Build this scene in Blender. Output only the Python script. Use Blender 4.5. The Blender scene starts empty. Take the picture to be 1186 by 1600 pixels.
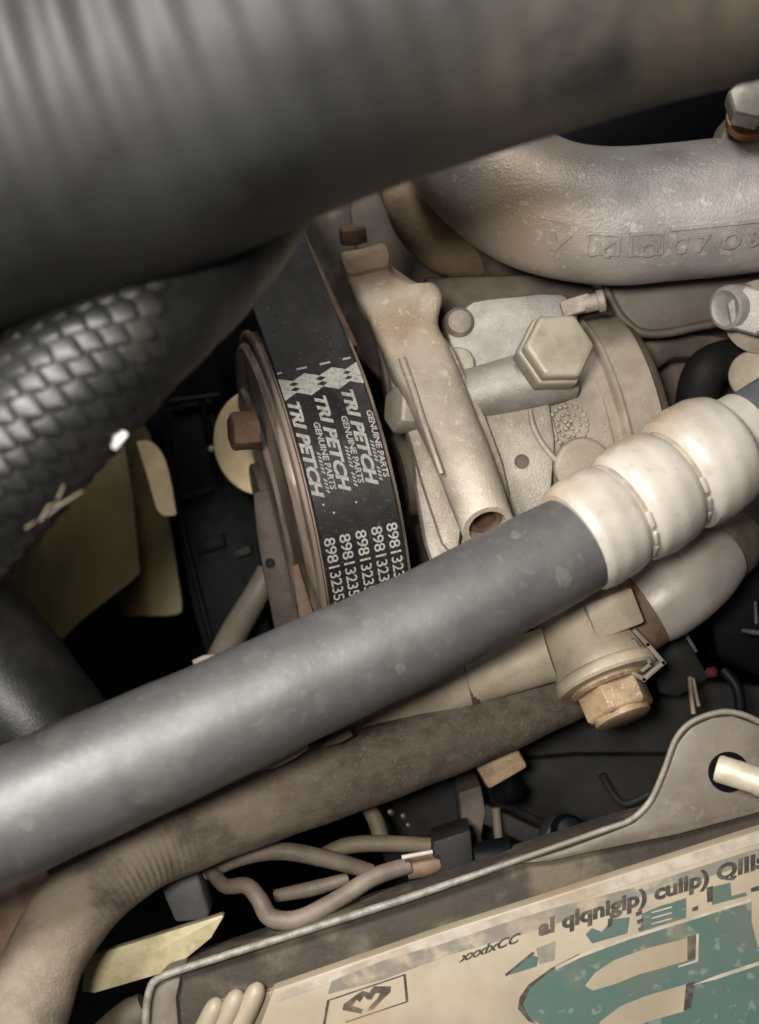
import bpy, bmesh, math, random
from mathutils import Vector, Matrix
from mathutils.geometry import tessellate_polygon
random.seed(7)
V3 = Vector
SC = bpy.context.scene
COL = SC.collection
R_ = math.radians

# ------------------------------------------------------------------ camera, light, exposure
D0, K = 400.0, 0.185            # camera height (mm) above the belt and mm per photo pixel there
cam = bpy.data.cameras.new("camera")
cam_o = bpy.data.objects.new("camera", cam); COL.objects.link(cam_o)
cam_o.location = (0, 0, D0 / 1000)
cam.sensor_fit = 'VERTICAL'; cam.sensor_height = 36.0
cam.lens = 36.0 * D0 / (1600 * K)
cam.clip_start = 0.01; cam.clip_end = 20
cam.dof.use_dof = True; cam.dof.focus_distance = 0.395; cam.dof.aperture_fstop = 9.0
SC.camera = cam_o
W = bpy.data.worlds.new("World"); SC.world = W; W.use_nodes = True
bg = W.node_tree.nodes['Background']
bg.inputs[0].default_value = (0.93, 0.95, 1.0, 1); bg.inputs[1].default_value = 0.035

def area(name, loc, target, size, power, col):
    l = bpy.data.lights.new(name, 'AREA'); l.shape = 'DISK'; l.size = size; l.energy = power; l.color = col
    o = bpy.data.objects.new(name, l); COL.objects.link(o); o.location = loc
    o.rotation_euler = (V3(target) - V3(loc)).to_track_quat('-Z', 'Y').to_euler()
area("workshop_lamp", (-0.07, 0.04, 0.52), (0.02, -0.01, 0.0), 0.07, 2.6, (1.0, 0.945, 0.87))
area("duct_top_fill", (-0.08, 0.50, 0.36), (0.0, 0.08, 0.12), 0.22, 1.6, (1.0, 0.97, 0.93))  # added lamp, placed to brighten only the top of the duct
area("bonnet_lamp", (-0.21, 0.16, 0.42), (0.0, -0.04, 0.03), 0.12, 4.0, (1.0, 0.975, 0.94))
SC.view_settings.view_transform = 'Standard'; SC.view_settings.look = 'None'
SC.view_settings.exposure = 0.0; SC.view_settings.gamma = 1.0

# ------------------------------------------------------------------ helpers (all lengths in mm)
def sc(z): return K * (D0 - z) / D0
def P(px, py, z=0.0):
    s = sc(z); return V3(((px - 593) * s, (800 - py) * s, z))

def merge(*parts):
    V, F = [], []
    for v, f in parts:
        b = len(V); V += list(v); F += [[i + b for i in q] for q in f]
    return V, F

def catmull(pts, n):
    out = []
    m = len(pts)
    for i in range(m - 1):
        p0 = pts[max(i - 1, 0)]; p1 = pts[i]; p2 = pts[i + 1]; p3 = pts[min(i + 2, m - 1)]
        for k in range(n):
            t = k / n
            out.append([0.5 * (2 * b + (c - a) * t + (2 * a - 5 * b + 4 * c - d) * t * t + (3 * b - a - 3 * c + d) * t ** 3)
                        for a, b, c, d in zip(p0, p1, p2, p3)])
    out.append(list(pts[-1])); return out

def frames(path):
    fr = []; up = None
    for i, p in enumerate(path):
        t = (path[min(i + 1, len(path) - 1)] - path[max(i - 1, 0)]).normalized()
        if up is None:
            up = V3((0, 0, 1)) if abs(t.z) < 0.9 else V3((0, 1, 0))
        u = (up - t * up.dot(t)).normalized(); up = u
        fr.append((p, t, u, t.cross(u)))
    return fr

class Path:
    """a smooth tube path: knots are (px, py, z, radius in photo px)"""
    def __init__(s, knots, n=10):
        k = [tuple(P(a, b, z)) + (r * sc(z),) for a, b, z, r in knots]
        c = catmull(k, n) if n > 1 else [list(q) for q in k]
        s.pts = [V3(q[:3]) for q in c]; s.rad = [q[3] for q in c]
        s.fr = frames(s.pts)
        s.len = [0.0]
        for a, b in zip(s.pts, s.pts[1:]): s.len.append(s.len[-1] + (b - a).length)
    def at(s, l):
        i = 0
        while i < len(s.len) - 2 and s.len[i + 1] < l: i += 1
        t = (l - s.len[i]) / max(1e-6, s.len[i + 1] - s.len[i])
        a, b = s.fr[i], s.fr[i + 1]
        mix = [x.lerp(y, t) for x, y in zip(a, b)]
        return mix[0], mix[1].normalized(), mix[2].normalized(), mix[3].normalized(), s.rad[i] * (1 - t) + s.rad[i + 1] * t
    def surf(s, l, ang, h=0.0):     # ang 0 faces up (towards the camera), positive turns to the right of travel... 
        p, t, u, v, r = s.at(l)
        return p + (u * math.cos(ang) + v * math.sin(ang)) * (r + h)

def tube(path, n=28, rf=None, cap=True, step=None):
    """skin a Path; rf(length, angle) adds to the radius"""
    L = path.len[-1]
    m = max(2, int(L / step)) if step else None
    ls = [L * i / m for i in range(m + 1)] if m else path.len
    V, F = [], []
    for l in ls:
        for k in range(n):
            a = 2 * math.pi * k / n
            V.append(path.surf(l, a, rf(l, a) if rf else 0.0))
    for i in range(len(ls) - 1):
        for k in range(n):
            F.append([i * n + k, i * n + (k + 1) % n, (i + 1) * n + (k + 1) % n, (i + 1) * n + k])
    if cap:
        F.append(list(range(n))[::-1]); F.append([(len(ls) - 1) * n + k for k in range(n)])
    return V, F

def px_tube(knots, n=20, seg=8, **kw): return tube(Path(knots, seg), n, **kw)

def basis(ax, ref=None):
    ax = V3(ax).normalized(); ref = V3(ref) if ref else (V3((0, 0, 1)) if abs(ax.z) < 0.9 else V3((0, 1, 0)))
    u = (ref - ax * ref.dot(ax)).normalized()
    return ax, u, ax.cross(u)

def lathe(o, ax, prof, n=40, rot=0.0, cap0=True, cap1=True, ref=None, rf=None):
    ax, u, v = basis(ax, ref); o = V3(o)
    V, F = [], []
    for t, r in prof:
        for k in range(n):
            a = rot + 2 * math.pi * k / n
            rr = r + (rf(t, a) if rf else 0)
            V.append(o + ax * t + (u * math.cos(a) + v * math.sin(a)) * rr)
    for i in range(len(prof) - 1):
        for k in range(n):
            F.append([i * n + k, i * n + (k + 1) % n, (i + 1) * n + (k + 1) % n, (i + 1) * n + k])
    if cap0: F.append(list(range(n))[::-1])
    if cap1: F.append([(len(prof) - 1) * n + k for k in range(n)])
    return V, F

def bevelled(V, F, w, ang=30, seg=2):
    bm = bmesh.new(); vs = [bm.verts.new(v) for v in V]
    for f in F:
        try: bm.faces.new([vs[i] for i in f])
        except ValueError: pass
    bmesh.ops.recalc_face_normals(bm, faces=bm.faces)
    es = [e for e in bm.edges if len(e.link_faces) == 2 and e.calc_face_angle(0) > R_(ang)]
    bmesh.ops.bevel(bm, geom=es, offset=w, segments=seg, affect='EDGES', profile=0.5, clamp_overlap=True)
    bm.verts.index_update()
    out = [v.co.copy() for v in bm.verts], [[v.index for v in f.verts] for f in bm.faces]
    bm.free(); return out

def prism(poly, z1, z0, bev=0.6, lift=None, smooth=0):
    """photo outline laid at height z1 and extruded straight down to z0; lift(px,py) tilts the upper face"""
    pts = [tuple(p) for p in poly]
    if smooth:
        c = catmull(pts + [pts[0]], smooth)[:-1]; pts = [tuple(p) for p in c]
    n = len(pts); top = []
    for p in pts:
        q = P(p[0], p[1], z1); q.z += lift(p[0], p[1]) if lift else 0; top.append(q)
    V = top + [V3((q.x, q.y, z0)) for q in top]
    F = [list(range(n)), [n + k for k in range(n)][::-1]]
    F += [[k, n + k, n + (k + 1) % n, (k + 1) % n] for k in range(n)]
    return bevelled(V, F, bev) if bev else (V, F)

def box(o, ax, up, sx, sy, sz, bev=0.5):
    ax, u, v = basis(ax, up); o = V3(o)
    V = [o + ax * (sx * a) + v * (sy * b) + u * (sz * c) for a in (-.5, .5) for b in (-.5, .5) for c in (-.5, .5)]
    F = [[0, 1, 3, 2], [4, 6, 7, 5], [0, 4, 5, 1], [2, 3, 7, 6], [0, 2, 6, 4], [1, 5, 7, 3]]
    return bevelled(V, F, bev) if bev else (V, F)

def hexhead(o, ax, r, h, rot=0.0, ch=0.12, ref=None):
    return bevelled(*lathe(o, ax, [(0, r), (h * (1 - ch), r), (h, r * 0.9)], 6, rot, ref=ref), r * 0.035, 20, 2)

def sheet(poly, z):                # flat print
    return [P(a, b, z) for a, b in poly], [list(range(len(poly)))]

def build(name, vf, mat, parent=None, origin=None, smooth=True, sharp=38):
    V, F = vf
    if origin is None:
        origin = parent['_o'] if parent and '_o' in parent else None
    if origin is None:
        lo = [min(v[i] for v in V) for i in range(3)]; hi = [max(v[i] for v in V) for i in range(3)]
        origin = [(lo[0] + hi[0]) / 2, (lo[1] + hi[1]) / 2, lo[2]]
    o3 = V3(origin)
    me = bpy.data.meshes.new(name)
    me.from_pydata([tuple((V3(v) - o3) * 0.001) for v in V], [], F); me.validate()
    bm = bmesh.new(); bm.from_mesh(me)
    bmesh.ops.recalc_face_normals(bm, faces=bm.faces)
    bm.to_mesh(me); bm.free()
    if smooth:
        me.shade_smooth(); me.set_sharp_from_angle(angle=R_(sharp))
    me.materials.append(mat)
    ob = bpy.data.objects.new(name, me); COL.objects.link(ob)
    ob['_o'] = list(o3)
    if parent:
        ob.parent = parent; ob.location = (o3 - V3(parent['_o'])) * 0.001
    else:
        ob.location = o3 * 0.001
    return ob

def tag(o, label=None, cat=None, group=None, kind=None):
    if label: o['label'] = label
    if cat: o['category'] = cat
    if group: o['group'] = group
    if kind: o['kind'] = kind
    return o
def thing(name, label, cat, loc, group=None):
    o = bpy.data.objects.new(name, None); COL.objects.link(o)
    o['_o'] = list(loc); o.location = V3(loc) * 0.001; o.empty_display_size = 0.01
    return tag(o, label, cat, group)

_font_cache = {}
def text_mesh(s, size, bold=0.0, shear=0.0, extrude=0.0, spacing=1.0, fine=3):
    cu = bpy.data.curves.new("txt", 'FONT'); cu.body = s; cu.size = size; cu.shear = shear
    cu.offset = bold; cu.extrude = extrude; cu.space_character = spacing; cu.resolution_u = fine
    o = bpy.data.objects.new("txt", cu); COL.objects.link(o)
    dg = bpy.context.evaluated_depsgraph_get()
    me = bpy.data.meshes.new_from_object(o.evaluated_get(dg))
    V = [v.co.copy() for v in me.vertices]; F = [list(p.vertices) for p in me.polygons]
    bpy.data.objects.remove(o); bpy.data.curves.remove(cu); bpy.data.meshes.remove(me)
    return V, F

# ------------------------------------------------------------------ materials
def mat(name, c1, c2=None, rough=0.6, metal=0.0, scale=120, bump=0.25, bscale=900, spk=None, spk_amt=0.5, spk_scale=700,
        c3=None, c3_amt=0.5, c3_scale=45, rough_var=0.12, coat=0.0, spec=0.5, sss=0.0, bdist=0.0004, mixsharp=(0.35, 0.68), stretch=None, c3_dir=None):
    m = bpy.data.materials.new(name); m.use_nodes = True
    nt = m.node_tree; nd = nt.nodes; lk = nt.links
    b = nd['Principled BSDF']
    tc = nd.new('ShaderNodeTexCoord'); co = tc.outputs['Object']
    if stretch:
        mp = nd.new('ShaderNodeMapping'); mp.vector_type = 'TEXTURE'; mp.inputs['Scale'].default_value = stretch[:3]
        mp.inputs['Rotation'].default_value = stretch[3:6] if len(stretch) > 3 else (0, 0, 0)
        lk.new(co, mp.inputs['Vector']); co = mp.outputs['Vector']
    def noise(s, d=6, r=0.6):
        n = nd.new('ShaderNodeTexNoise'); n.inputs['Scale'].default_value = s; n.inputs['Detail'].default_value = d
        n.inputs['Roughness'].default_value = r; lk.new(co, n.inputs['Vector']); return n.outputs['Fac']
    def ramp(f, a, bb):
        r = nd.new('ShaderNodeMapRange'); r.inputs['From Min'].default_value = a; r.inputs['From Max'].default_value = bb
        r.interpolation_type = 'SMOOTHSTEP'; lk.new(f, r.inputs['Value']); return r.outputs['Result']
    def mix(f, a, bb):
        x = nd.new('ShaderNodeMix'); x.data_type = 'RGBA'
        if hasattr(f, 'links') or not isinstance(f, (int, float)): lk.new(f, x.inputs[0])
        else: x.inputs[0].default_value = f
        for i, q in ((6, a), (7, bb)):
            if isinstance(q, (tuple, list)): x.inputs[i].default_value = (*q, 1)
            else: lk.new(q, x.inputs[i])
        return x.outputs[2]
    def mul(f, k):
        x = nd.new('ShaderNodeMath'); x.operation = 'MULTIPLY'; lk.new(f, x.inputs[0]); x.inputs[1].default_value = k; return x.outputs[0]
    col = c1
    nz = noise(scale)
    col = mix(ramp(nz, *mixsharp), c1, c2 or tuple(k * 0.7 for k in c1))
    if c3:
        f3 = mul(ramp(noise(c3_scale, 4, 0.55), 0.5 if not c3_dir else 0.28, 0.68 if not c3_dir else 0.56), c3_amt)
        if c3_dir:                                   # dirt gathered towards one end of the thing
            dt = nd.new('ShaderNodeVectorMath'); dt.operation = 'DOT_PRODUCT'; lk.new(tc.outputs['Object'], dt.inputs[0]); dt.inputs[1].default_value = c3_dir[:3]
            mm = nd.new('ShaderNodeMath'); mm.operation = 'MULTIPLY'; lk.new(f3, mm.inputs[0]); lk.new(ramp(dt.outputs['Value'], c3_dir[3], c3_dir[4]), mm.inputs[1]); f3 = mm.outputs[0]
        col = mix(f3, col, c3)
    if spk: col = mix(mul(ramp(noise(spk_scale, 3, 0.5), 0.60, 0.68), spk_amt), col, spk)
    lk.new(col, b.inputs['Base Color'])
    rr = nd.new('ShaderNodeMapRange'); rr.inputs['To Min'].default_value = max(0.05, rough - rough_var); rr.inputs['To Max'].default_value = min(1, rough + rough_var)
    lk.new(noise(scale * 2.3), rr.inputs['Value']); lk.new(rr.outputs['Result'], b.inputs['Roughness'])
    b.inputs['Metallic'].default_value = metal
    b.inputs['Specular IOR Level'].default_value = spec
    if coat: b.inputs['Coat Weight'].default_value = coat; b.inputs['Coat Roughness'].default_value = 0.25
    if sss:
        b.inputs['Subsurface Weight'].default_value = sss; b.inputs['Subsurface Radius'].default_value = (1, .8, .6)
        b.inputs['Subsurface Scale'].default_value = 0.003
    if bump:
        bp = nd.new('ShaderNodeBump'); bp.inputs['Strength'].default_value = bump; bp.inputs['Distance'].default_value = bdist
        lk.new(noise(bscale, 5, 0.65), bp.inputs['Height']); lk.new(bp.outputs['Normal'], b.inputs['Normal'])
    return m

M = {}
M['duct'] = mat('black_duct_rubber', (0.019, 0.0195, 0.0185), (0.0095, 0.0096, 0.0094), 0.6, scale=30, c3=(0.105, 0.087, 0.068), c3_amt=0.85, c3_scale=30, bump=0.3, bscale=200, c3_dir=(0.94, -0.33, 0, -0.018, 0.045), spec=0.35)
M['braid'] = mat('braided_rubber', (0.013, 0.0133, 0.0133), (0.0085, 0.0087, 0.0087), 0.40, bump=0.25, bscale=900, c3=(0.04, 0.034, 0.025), c3_amt=0.5, c3_scale=40, spec=0.34)
M['grey_rubber'] = mat('grey_hose_rubber', (0.078, 0.076, 0.0745), (0.05, 0.049, 0.048), 0.5, scale=60, bump=0.2, bscale=350, c3=(0.115, 0.111, 0.106), c3_amt=0.6, c3_scale=60, spk=(0.12, 0.115, 0.107), spk_amt=0.35, spk_scale=420, spec=0.7)
M['dusty_pipe'] = mat('dusty_brown_pipe', (0.128, 0.104, 0.08), (0.078, 0.062, 0.048), 0.7, scale=220, bump=0.8, bscale=1300, bdist=0.0006, c3=(0.34, 0.28, 0.205), c3_amt=0.5, c3_scale=60, c3_dir=(-1, 0, 0, -0.012, 0.03), spk=(0.34, 0.28, 0.215), spk_amt=0.3, spk_scale=1100, spec=0.35)
M['cast'] = mat('dusty_cast_aluminium', (0.46, 0.415, 0.355), (0.33, 0.29, 0.24), 0.48, 0.25, scale=70, bump=0.7, bscale=1500, bdist=0.0004, c3=(0.24, 0.20, 0.155), c3_amt=0.6, c3_scale=60, spk=(0.58, 0.53, 0.46), spk_amt=0.25, spk_scale=520)
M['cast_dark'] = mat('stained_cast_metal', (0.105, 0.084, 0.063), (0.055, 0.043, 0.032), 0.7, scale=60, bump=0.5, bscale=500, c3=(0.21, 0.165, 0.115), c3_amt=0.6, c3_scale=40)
M['cast_grey'] = mat('grey_cast_aluminium', (0.42, 0.395, 0.365), (0.30, 0.28, 0.255), 0.45, 0.3, scale=90, bump=0.7, bscale=1600, bdist=0.0003, c3=(0.24, 0.205, 0.165), c3_amt=0.6, c3_scale=55, spk=(0.55, 0.52, 0.47), spk_amt=0.25, spk_scale=520)
M['cast_tan'] = mat('tan_dusty_casting', (0.42, 0.36, 0.285), (0.31, 0.26, 0.20), 0.6, 0.05, scale=60, bump=0.6, bscale=1500, bdist=0.0004, c3=(0.22, 0.175, 0.125), c3_amt=0.6, c3_scale=45, spk=(0.5, 0.45, 0.37), spk_amt=0.2, spk_scale=520)
M['smooth_grey'] = mat('smooth_grey_metal', (0.40, 0.365, 0.33), (0.31, 0.28, 0.25), 0.42, 0.2, scale=70, bump=0.2, bscale=600, c3=(0.27, 0.22, 0.17), c3_amt=0.5, c3_scale=50)
M['bracket'] = mat('bracket_casting', (0.47, 0.41, 0.335), (0.33, 0.28, 0.225), 0.48, 0.2, scale=60, bump=0.7, bscale=1300, bdist=0.0005, c3=(0.32, 0.215, 0.128), c3_amt=0.9, c3_scale=30, c3_dir=(-0.2, 1, 0, -0.002, 0.014), spk=(0.66, 0.6, 0.51), spk_amt=0.4, spk_scale=420)
M['bronze'] = mat('oily_bronze_casting', (0.38, 0.28, 0.18), (0.25, 0.175, 0.11), 0.55, 0.1, scale=60, bump=0.6, bscale=600, bdist=0.0007, c3=(0.5, 0.40, 0.28), c3_amt=0.6, c3_scale=45)
M['pipe_iron'] = mat('grey_cast_iron_pipe', (0.52, 0.475, 0.45), (0.36, 0.33, 0.315), 0.38, 0.2, scale=75, bump=0.6, bscale=1200, bdist=0.0004, c3=(0.52, 0.39, 0.26), c3_amt=0.9, c3_scale=14, c3_dir=(-1, 0, 0, -0.002, 0.035), spk=(0.66, 0.62, 0.57), spk_amt=0.6, spk_scale=300)
M['bolt'] = mat('dusty_zinc_bolt', (0.50, 0.45, 0.35), (0.37, 0.33, 0.25), 0.5, 0.15, scale=140, bump=0.25, bscale=900)
M['steel'] = mat('plain_steel', (0.60, 0.56, 0.49), (0.42, 0.38, 0.32), 0.42, 0.25, scale=180, bump=0.2, bscale=900)
M['rust_bolt'] = mat('rusty_brass_bolt', (0.32, 0.225, 0.135), (0.19, 0.125, 0.075), 0.6, 0.1, scale=170, bump=0.6, bscale=800, spk=(0.46, 0.38, 0.28), spk_amt=0.5)
M['brown_bolt'] = mat('brown_rusty_bolt', (0.17, 0.105, 0.065), (0.10, 0.06, 0.04), 0.65, scale=150, bump=0.3)
M['pulley'] = mat('rust_stained_pulley', (0.30, 0.24, 0.195), (0.095, 0.07, 0.055), 0.5, 0.25, scale=190, bump=0.4, bscale=400, mixsharp=(0.4, 0.62), c3=(0.42, 0.34, 0.27), c3_amt=0.5, c3_scale=160, stretch=(1, 14, 4, 0, 0, R_(13.6)))
M['pulley_dark'] = mat('dark_stained_pulley', (0.085, 0.06, 0.045), (0.04, 0.03, 0.025), 0.6, 0.2, scale=90, bump=0.3)
M['zinc'] = mat('yellow_zinc_plate', (0.84, 0.69, 0.43), (0.70, 0.54, 0.30), 0.45, 0.0, scale=120, bump=0.15)
M['scuff'] = mat('dry_scuff', (0.115, 0.109, 0.1), (0.09, 0.086, 0.08), 0.7, scale=300, bump=0.1)
M['groove_dirt'] = mat('dirt_in_grooves', (0.26, 0.21, 0.15), (0.38, 0.33, 0.26), 0.7, scale=130, bump=0.3)
M['belt'] = mat('new_black_belt', (0.024, 0.0238, 0.023), (0.015, 0.015, 0.0148), 0.42, scale=220, bump=0.2, bscale=1800, spk=(0.10, 0.092, 0.08), spk_amt=0.5, spk_scale=900, c3=(0.045, 0.042, 0.037), c3_amt=0.6, c3_scale=50)
M['belt_print'] = mat('white_belt_print', (0.50, 0.49, 0.455), (0.25, 0.245, 0.225), 0.6, scale=900, bump=0, mixsharp=(0.42, 0.72))
M['white_plastic'] = mat('yellowed_pale_coupling', (0.44, 0.405, 0.355), (0.36, 0.325, 0.275), 0.38, scale=70, bump=0.12, bscale=600, c3=(0.36, 0.215, 0.09), c3_amt=0.85, c3_scale=70, c3_dir=(-0.55, 0.83, 0, 0.009, 0.021), sss=0.05, coat=0.2, spk=(0.3, 0.25, 0.19), spk_amt=0.3, spk_scale=260)
M['stain'] = mat('orange_stain', (0.45, 0.25, 0.09), (0.55, 0.36, 0.18), 0.5, scale=200, bump=0.1)
M['fan'] = mat('olive_fan_plastic', (0.125, 0.10, 0.042), (0.085, 0.068, 0.029), 0.5, scale=40, bump=0.05)
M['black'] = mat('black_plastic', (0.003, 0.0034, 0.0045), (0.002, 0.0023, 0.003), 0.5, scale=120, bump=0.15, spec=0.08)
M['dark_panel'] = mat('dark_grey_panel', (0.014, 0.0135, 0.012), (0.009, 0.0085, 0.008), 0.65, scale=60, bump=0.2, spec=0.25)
M['shade_black'] = mat('shade_black_floor', (0.003, 0.003, 0.003), (0.002, 0.002, 0.002), 0.9, bump=0, spec=0.0)  # the hollow's deep shade is put into this near-black floor colour
M['channel'] = mat('muddy_brown_channel', (0.042, 0.032, 0.022), (0.025, 0.019, 0.013), 0.75, scale=90, bump=0.7, bscale=700, c3=(0.14, 0.112, 0.075), c3_amt=0.7, c3_scale=60)
M['tab'] = mat('grey_brown_painted_tab', (0.135, 0.113, 0.09), (0.098, 0.08, 0.062), 0.55, scale=70, bump=0.2, bscale=500, spk=(0.2, 0.17, 0.14), spk_amt=0.3, spk_scale=300)
M['trim'] = mat('scuffed_metal_lip', (0.27, 0.25, 0.22), (0.15, 0.135, 0.112), 0.5, 0.2, scale=300, bump=0.6, bscale=1400, c3=(0.17, 0.145, 0.115), c3_amt=1.0, c3_scale=30, c3_dir=(1, 0, 0, -0.005, 0.03))
M['label'] = mat('tan_label_panel', (0.315, 0.265, 0.19), (0.25, 0.207, 0.145), 0.5, scale=40, bump=0.1, bscale=400, c3=(0.27, 0.195, 0.12), c3_amt=0.75, c3_scale=30, spk=(0.30, 0.25, 0.18), spk_amt=0.4, spk_scale=200)
M['label_edge'] = mat('pale_label_edge', (0.40, 0.36, 0.30), (0.28, 0.24, 0.185), 0.55, scale=160, bump=0.1, c3=(0.27, 0.195, 0.12), c3_amt=0.7, c3_scale=30)
M['band'] = mat('faded_grey_print', (0.17, 0.15, 0.125), (0.36, 0.30, 0.22), 0.6, scale=120, bump=0.1, mixsharp=(0.42, 0.7), c3=(0.27, 0.195, 0.12), c3_amt=0.7, c3_scale=30)
M['teal'] = mat('worn_teal_print', (0.058, 0.108, 0.092), (0.085, 0.108, 0.088), 0.5, scale=70, bump=0.08, c3=(0.20, 0.15, 0.095), c3_amt=0.85, c3_scale=30, spk=(0.26, 0.28, 0.23), spk_amt=0.35, spk_scale=260)
M['ink'] = mat('black_print', (0.03, 0.026, 0.022), (0.10, 0.08, 0.06), 0.6, scale=330, bump=0.0, mixsharp=(0.42, 0.72), c3=(0.27, 0.195, 0.12), c3_amt=0.7, c3_scale=30)
M['cable'] = mat('pinkish_brown_cable', (0.17, 0.135, 0.105), (0.10, 0.078, 0.06), 0.6, scale=90, bump=0.3)
M['cable2'] = mat('olive_brown_cable', (0.15, 0.118, 0.075), (0.10, 0.078, 0.05), 0.65, scale=90, bump=0.3)
M['grey_box'] = mat('dark_grey_block', (0.09, 0.09, 0.09), (0.06, 0.06, 0.06), 0.6, scale=120, bump=0.2)
M['yellow_plate'] = mat('mottled_yellow_plate', (0.56, 0.49, 0.30), (0.40, 0.34, 0.19), 0.5, 0.1, scale=150, bump=0.3, c3=(0.50, 0.37, 0.25), c3_amt=0.7, c3_scale=80, spk=(0.62, 0.57, 0.42), spk_amt=0.5, spk_scale=300)
M['copper'] = mat('copper_washer', (0.58, 0.29, 0.17), (0.42, 0.2, 0.12), 0.4, 0.5, scale=200, bump=0.15)
M['chip'] = mat('white_chip', (0.8, 0.8, 0.76), (0.7, 0.7, 0.66), 0.5, bump=0)
M['straw'] = mat('dry_plant_bits', (0.11, 0.088, 0.06), (0.06, 0.048, 0.034), 0.8, bump=0.2)
M['red'] = mat('red_plastic', (0.045, 0.009, 0.011), (0.03, 0.008, 0.009), 0.6, bump=0, spec=0.2)
M['blue_hose'] = mat('slate_blue_hose', (0.085, 0.09, 0.10), (0.06, 0.064, 0.07), 0.5, bump=0.15)
M['beige_pipe'] = mat('dusty_beige_metal', (0.43, 0.37, 0.275), (0.31, 0.262, 0.19), 0.55, 0.05, scale=80, bump=0.5, bscale=800, c3=(0.38, 0.26, 0.15), c3_amt=0.5, c3_scale=60)

# ------------------------------------------------------------------ setting
tag(build('ground', box((0, 0, -262), (1, 0, 0), (0, 0, 1), 900, 900, 4, 0), M['shade_black']), kind='structure')

# engine block behind everything on the right
eb = thing('engine_block', 'dark grimy engine block wall deep behind the metal pump', 'engine block', P(900, 600, -250))
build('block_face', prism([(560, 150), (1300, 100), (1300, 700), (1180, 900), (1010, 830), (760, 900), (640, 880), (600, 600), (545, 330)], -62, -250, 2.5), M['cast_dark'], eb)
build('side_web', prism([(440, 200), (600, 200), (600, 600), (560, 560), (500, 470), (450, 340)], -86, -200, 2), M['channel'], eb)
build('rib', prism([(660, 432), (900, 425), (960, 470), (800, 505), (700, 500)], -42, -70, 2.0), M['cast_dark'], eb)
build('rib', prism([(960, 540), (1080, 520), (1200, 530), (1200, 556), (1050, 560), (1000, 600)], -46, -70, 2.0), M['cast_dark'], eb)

# ------------------------------------------------------------------ intake duct (near, out of focus)
duct_p = Path([(-1500, 620, 95, 305), (-1100, 520, 98, 305), (-760, 420, 102, 305), (-420, 330, 105, 305), (-160, 248, 108, 305), (150, 150, 112, 300), (430, 50, 115, 290), (700, -45, 118, 285), (960, -118, 120, 285), (1250, -190, 122, 285), (1560, -265, 122, 285)], 12)  # leftmost knots added out of view to block light from the fan
dsgn = 1 if (duct_p.surf(80, .8) - duct_p.surf(80, -.8)).y > 0 else -1
def duct_rf(l, a):
    w = math.cos(2 * math.pi * l / 9.6 + 0.5 * math.sin(2 * a + l * .05))
    fade = 0.35 + 0.65 * max(0, min(1, (l - 170) / 30)) * max(0, min(1, (285 - l) / 50))
    up = max(0.0, min(1.0, 0.75 + 0.7 * math.sin(a) * dsgn))
    return 1.2 * w * fade * up + 0.4 * math.sin(l * 0.09 + 2 * a)
tag(build('intake_duct', tube(duct_p, 72, duct_rf, step=1.1), M['duct'], origin=(0, 60, 60)), 'large black ribbed air duct blurred across the top of the view', 'air duct')

# braided hose, lower left of the duct
bh = thing('braided_hose', 'thick black hose with a scaly woven sleeve under the big duct', 'hose', P(128, 578, 20))
bp_ = Path([(-230, 960, 98, 128), (-80, 808, 100, 124), (20, 698, 100, 122), (128, 580, 98, 120), (240, 470, 92, 118), (330, 375, 82, 116), (400, 260, 66, 114), (440, 120, 48, 112)], 12)
build('hose_wall', tube(bp_, 56, lambda l, a: 0.12 * math.sin(l * 0.5 + a * 3)), M['braid'], bh)
def braid_scale(l, a, size, fh=1.0):
    # a plump strand lying on the hose, one end tucked under its neighbour
    V, F = [], []
    n1, n2 = 10, 7
    for i in range(n1):
        s = i / (n1 - 1) * 2 - 1
        for j in range(n2):
            t = j / (n2 - 1) * 2 - 1
            wid = max(0.0, 1 - abs(s) ** 1.7) ** 0.8
            across = t * wid * size * 0.94
            along = s * size * 1.22
            h = fh * size * 0.32 * (max(0, 1 - t * t)) ** 0.7 * (0.12 + 0.88 * ((s + 1) / 2) ** 1.1) * max(0, 1 - max(0, s) ** 6) ** 0.5 - 0.1
            r = bp_.at(l)[4]
            dl = across * 0.92 + along * 0.26
            da = (along * 0.96 - across * 0.26) / r
            V.append(bp_.surf(l + dl, a + gsgn * da, h))
    for i in range(n1 - 1):
        for j in range(n2 - 1):
            F.append([i * n2 + j, i * n2 + j + 1, (i + 1) * n2 + j + 1, (i + 1) * n2 + j])
    return V, F
gsgn = 1 if (bp_.surf(40, 0.6) - bp_.surf(40, -0.6)).y < 0 else -1     # +: towards the lower right
for c in range(22):
    l = 18 + c * 4.2; fadeh = max(0.12, min(1.0, (22 - c) / 8))
    for k in range(13):
        a = gsgn * (-1.65 + k * 0.335 + (0.1675 if c % 2 else 0.0))
        if c >= 15 and gsgn * a > 1.1 - (c - 15) * 0.34: continue
        build('braid_strand', braid_scale(l + random.uniform(-.2, .2), a + random.uniform(-.02, .02), 3.6 * random.uniform(.92, 1.06), fadeh), M['braid'], bh)

# dark pipe at the left below the braided hose
lp = Path([(-260, 690, -40, 112), (-150, 862, -22, 112), (-78, 962, -14, 112), (0, 1065, -10, 112), (80, 1172, -10, 112), (180, 1320, -16, 112)], 10)
tag(build('rubber_pipe', tube(lp, 48, lambda l, a: 0.15 * math.sin(l * .3 + 2 * a)), M['braid']), 'smooth dark rubber pipe at the left edge behind the grey hose', 'pipe')

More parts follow.
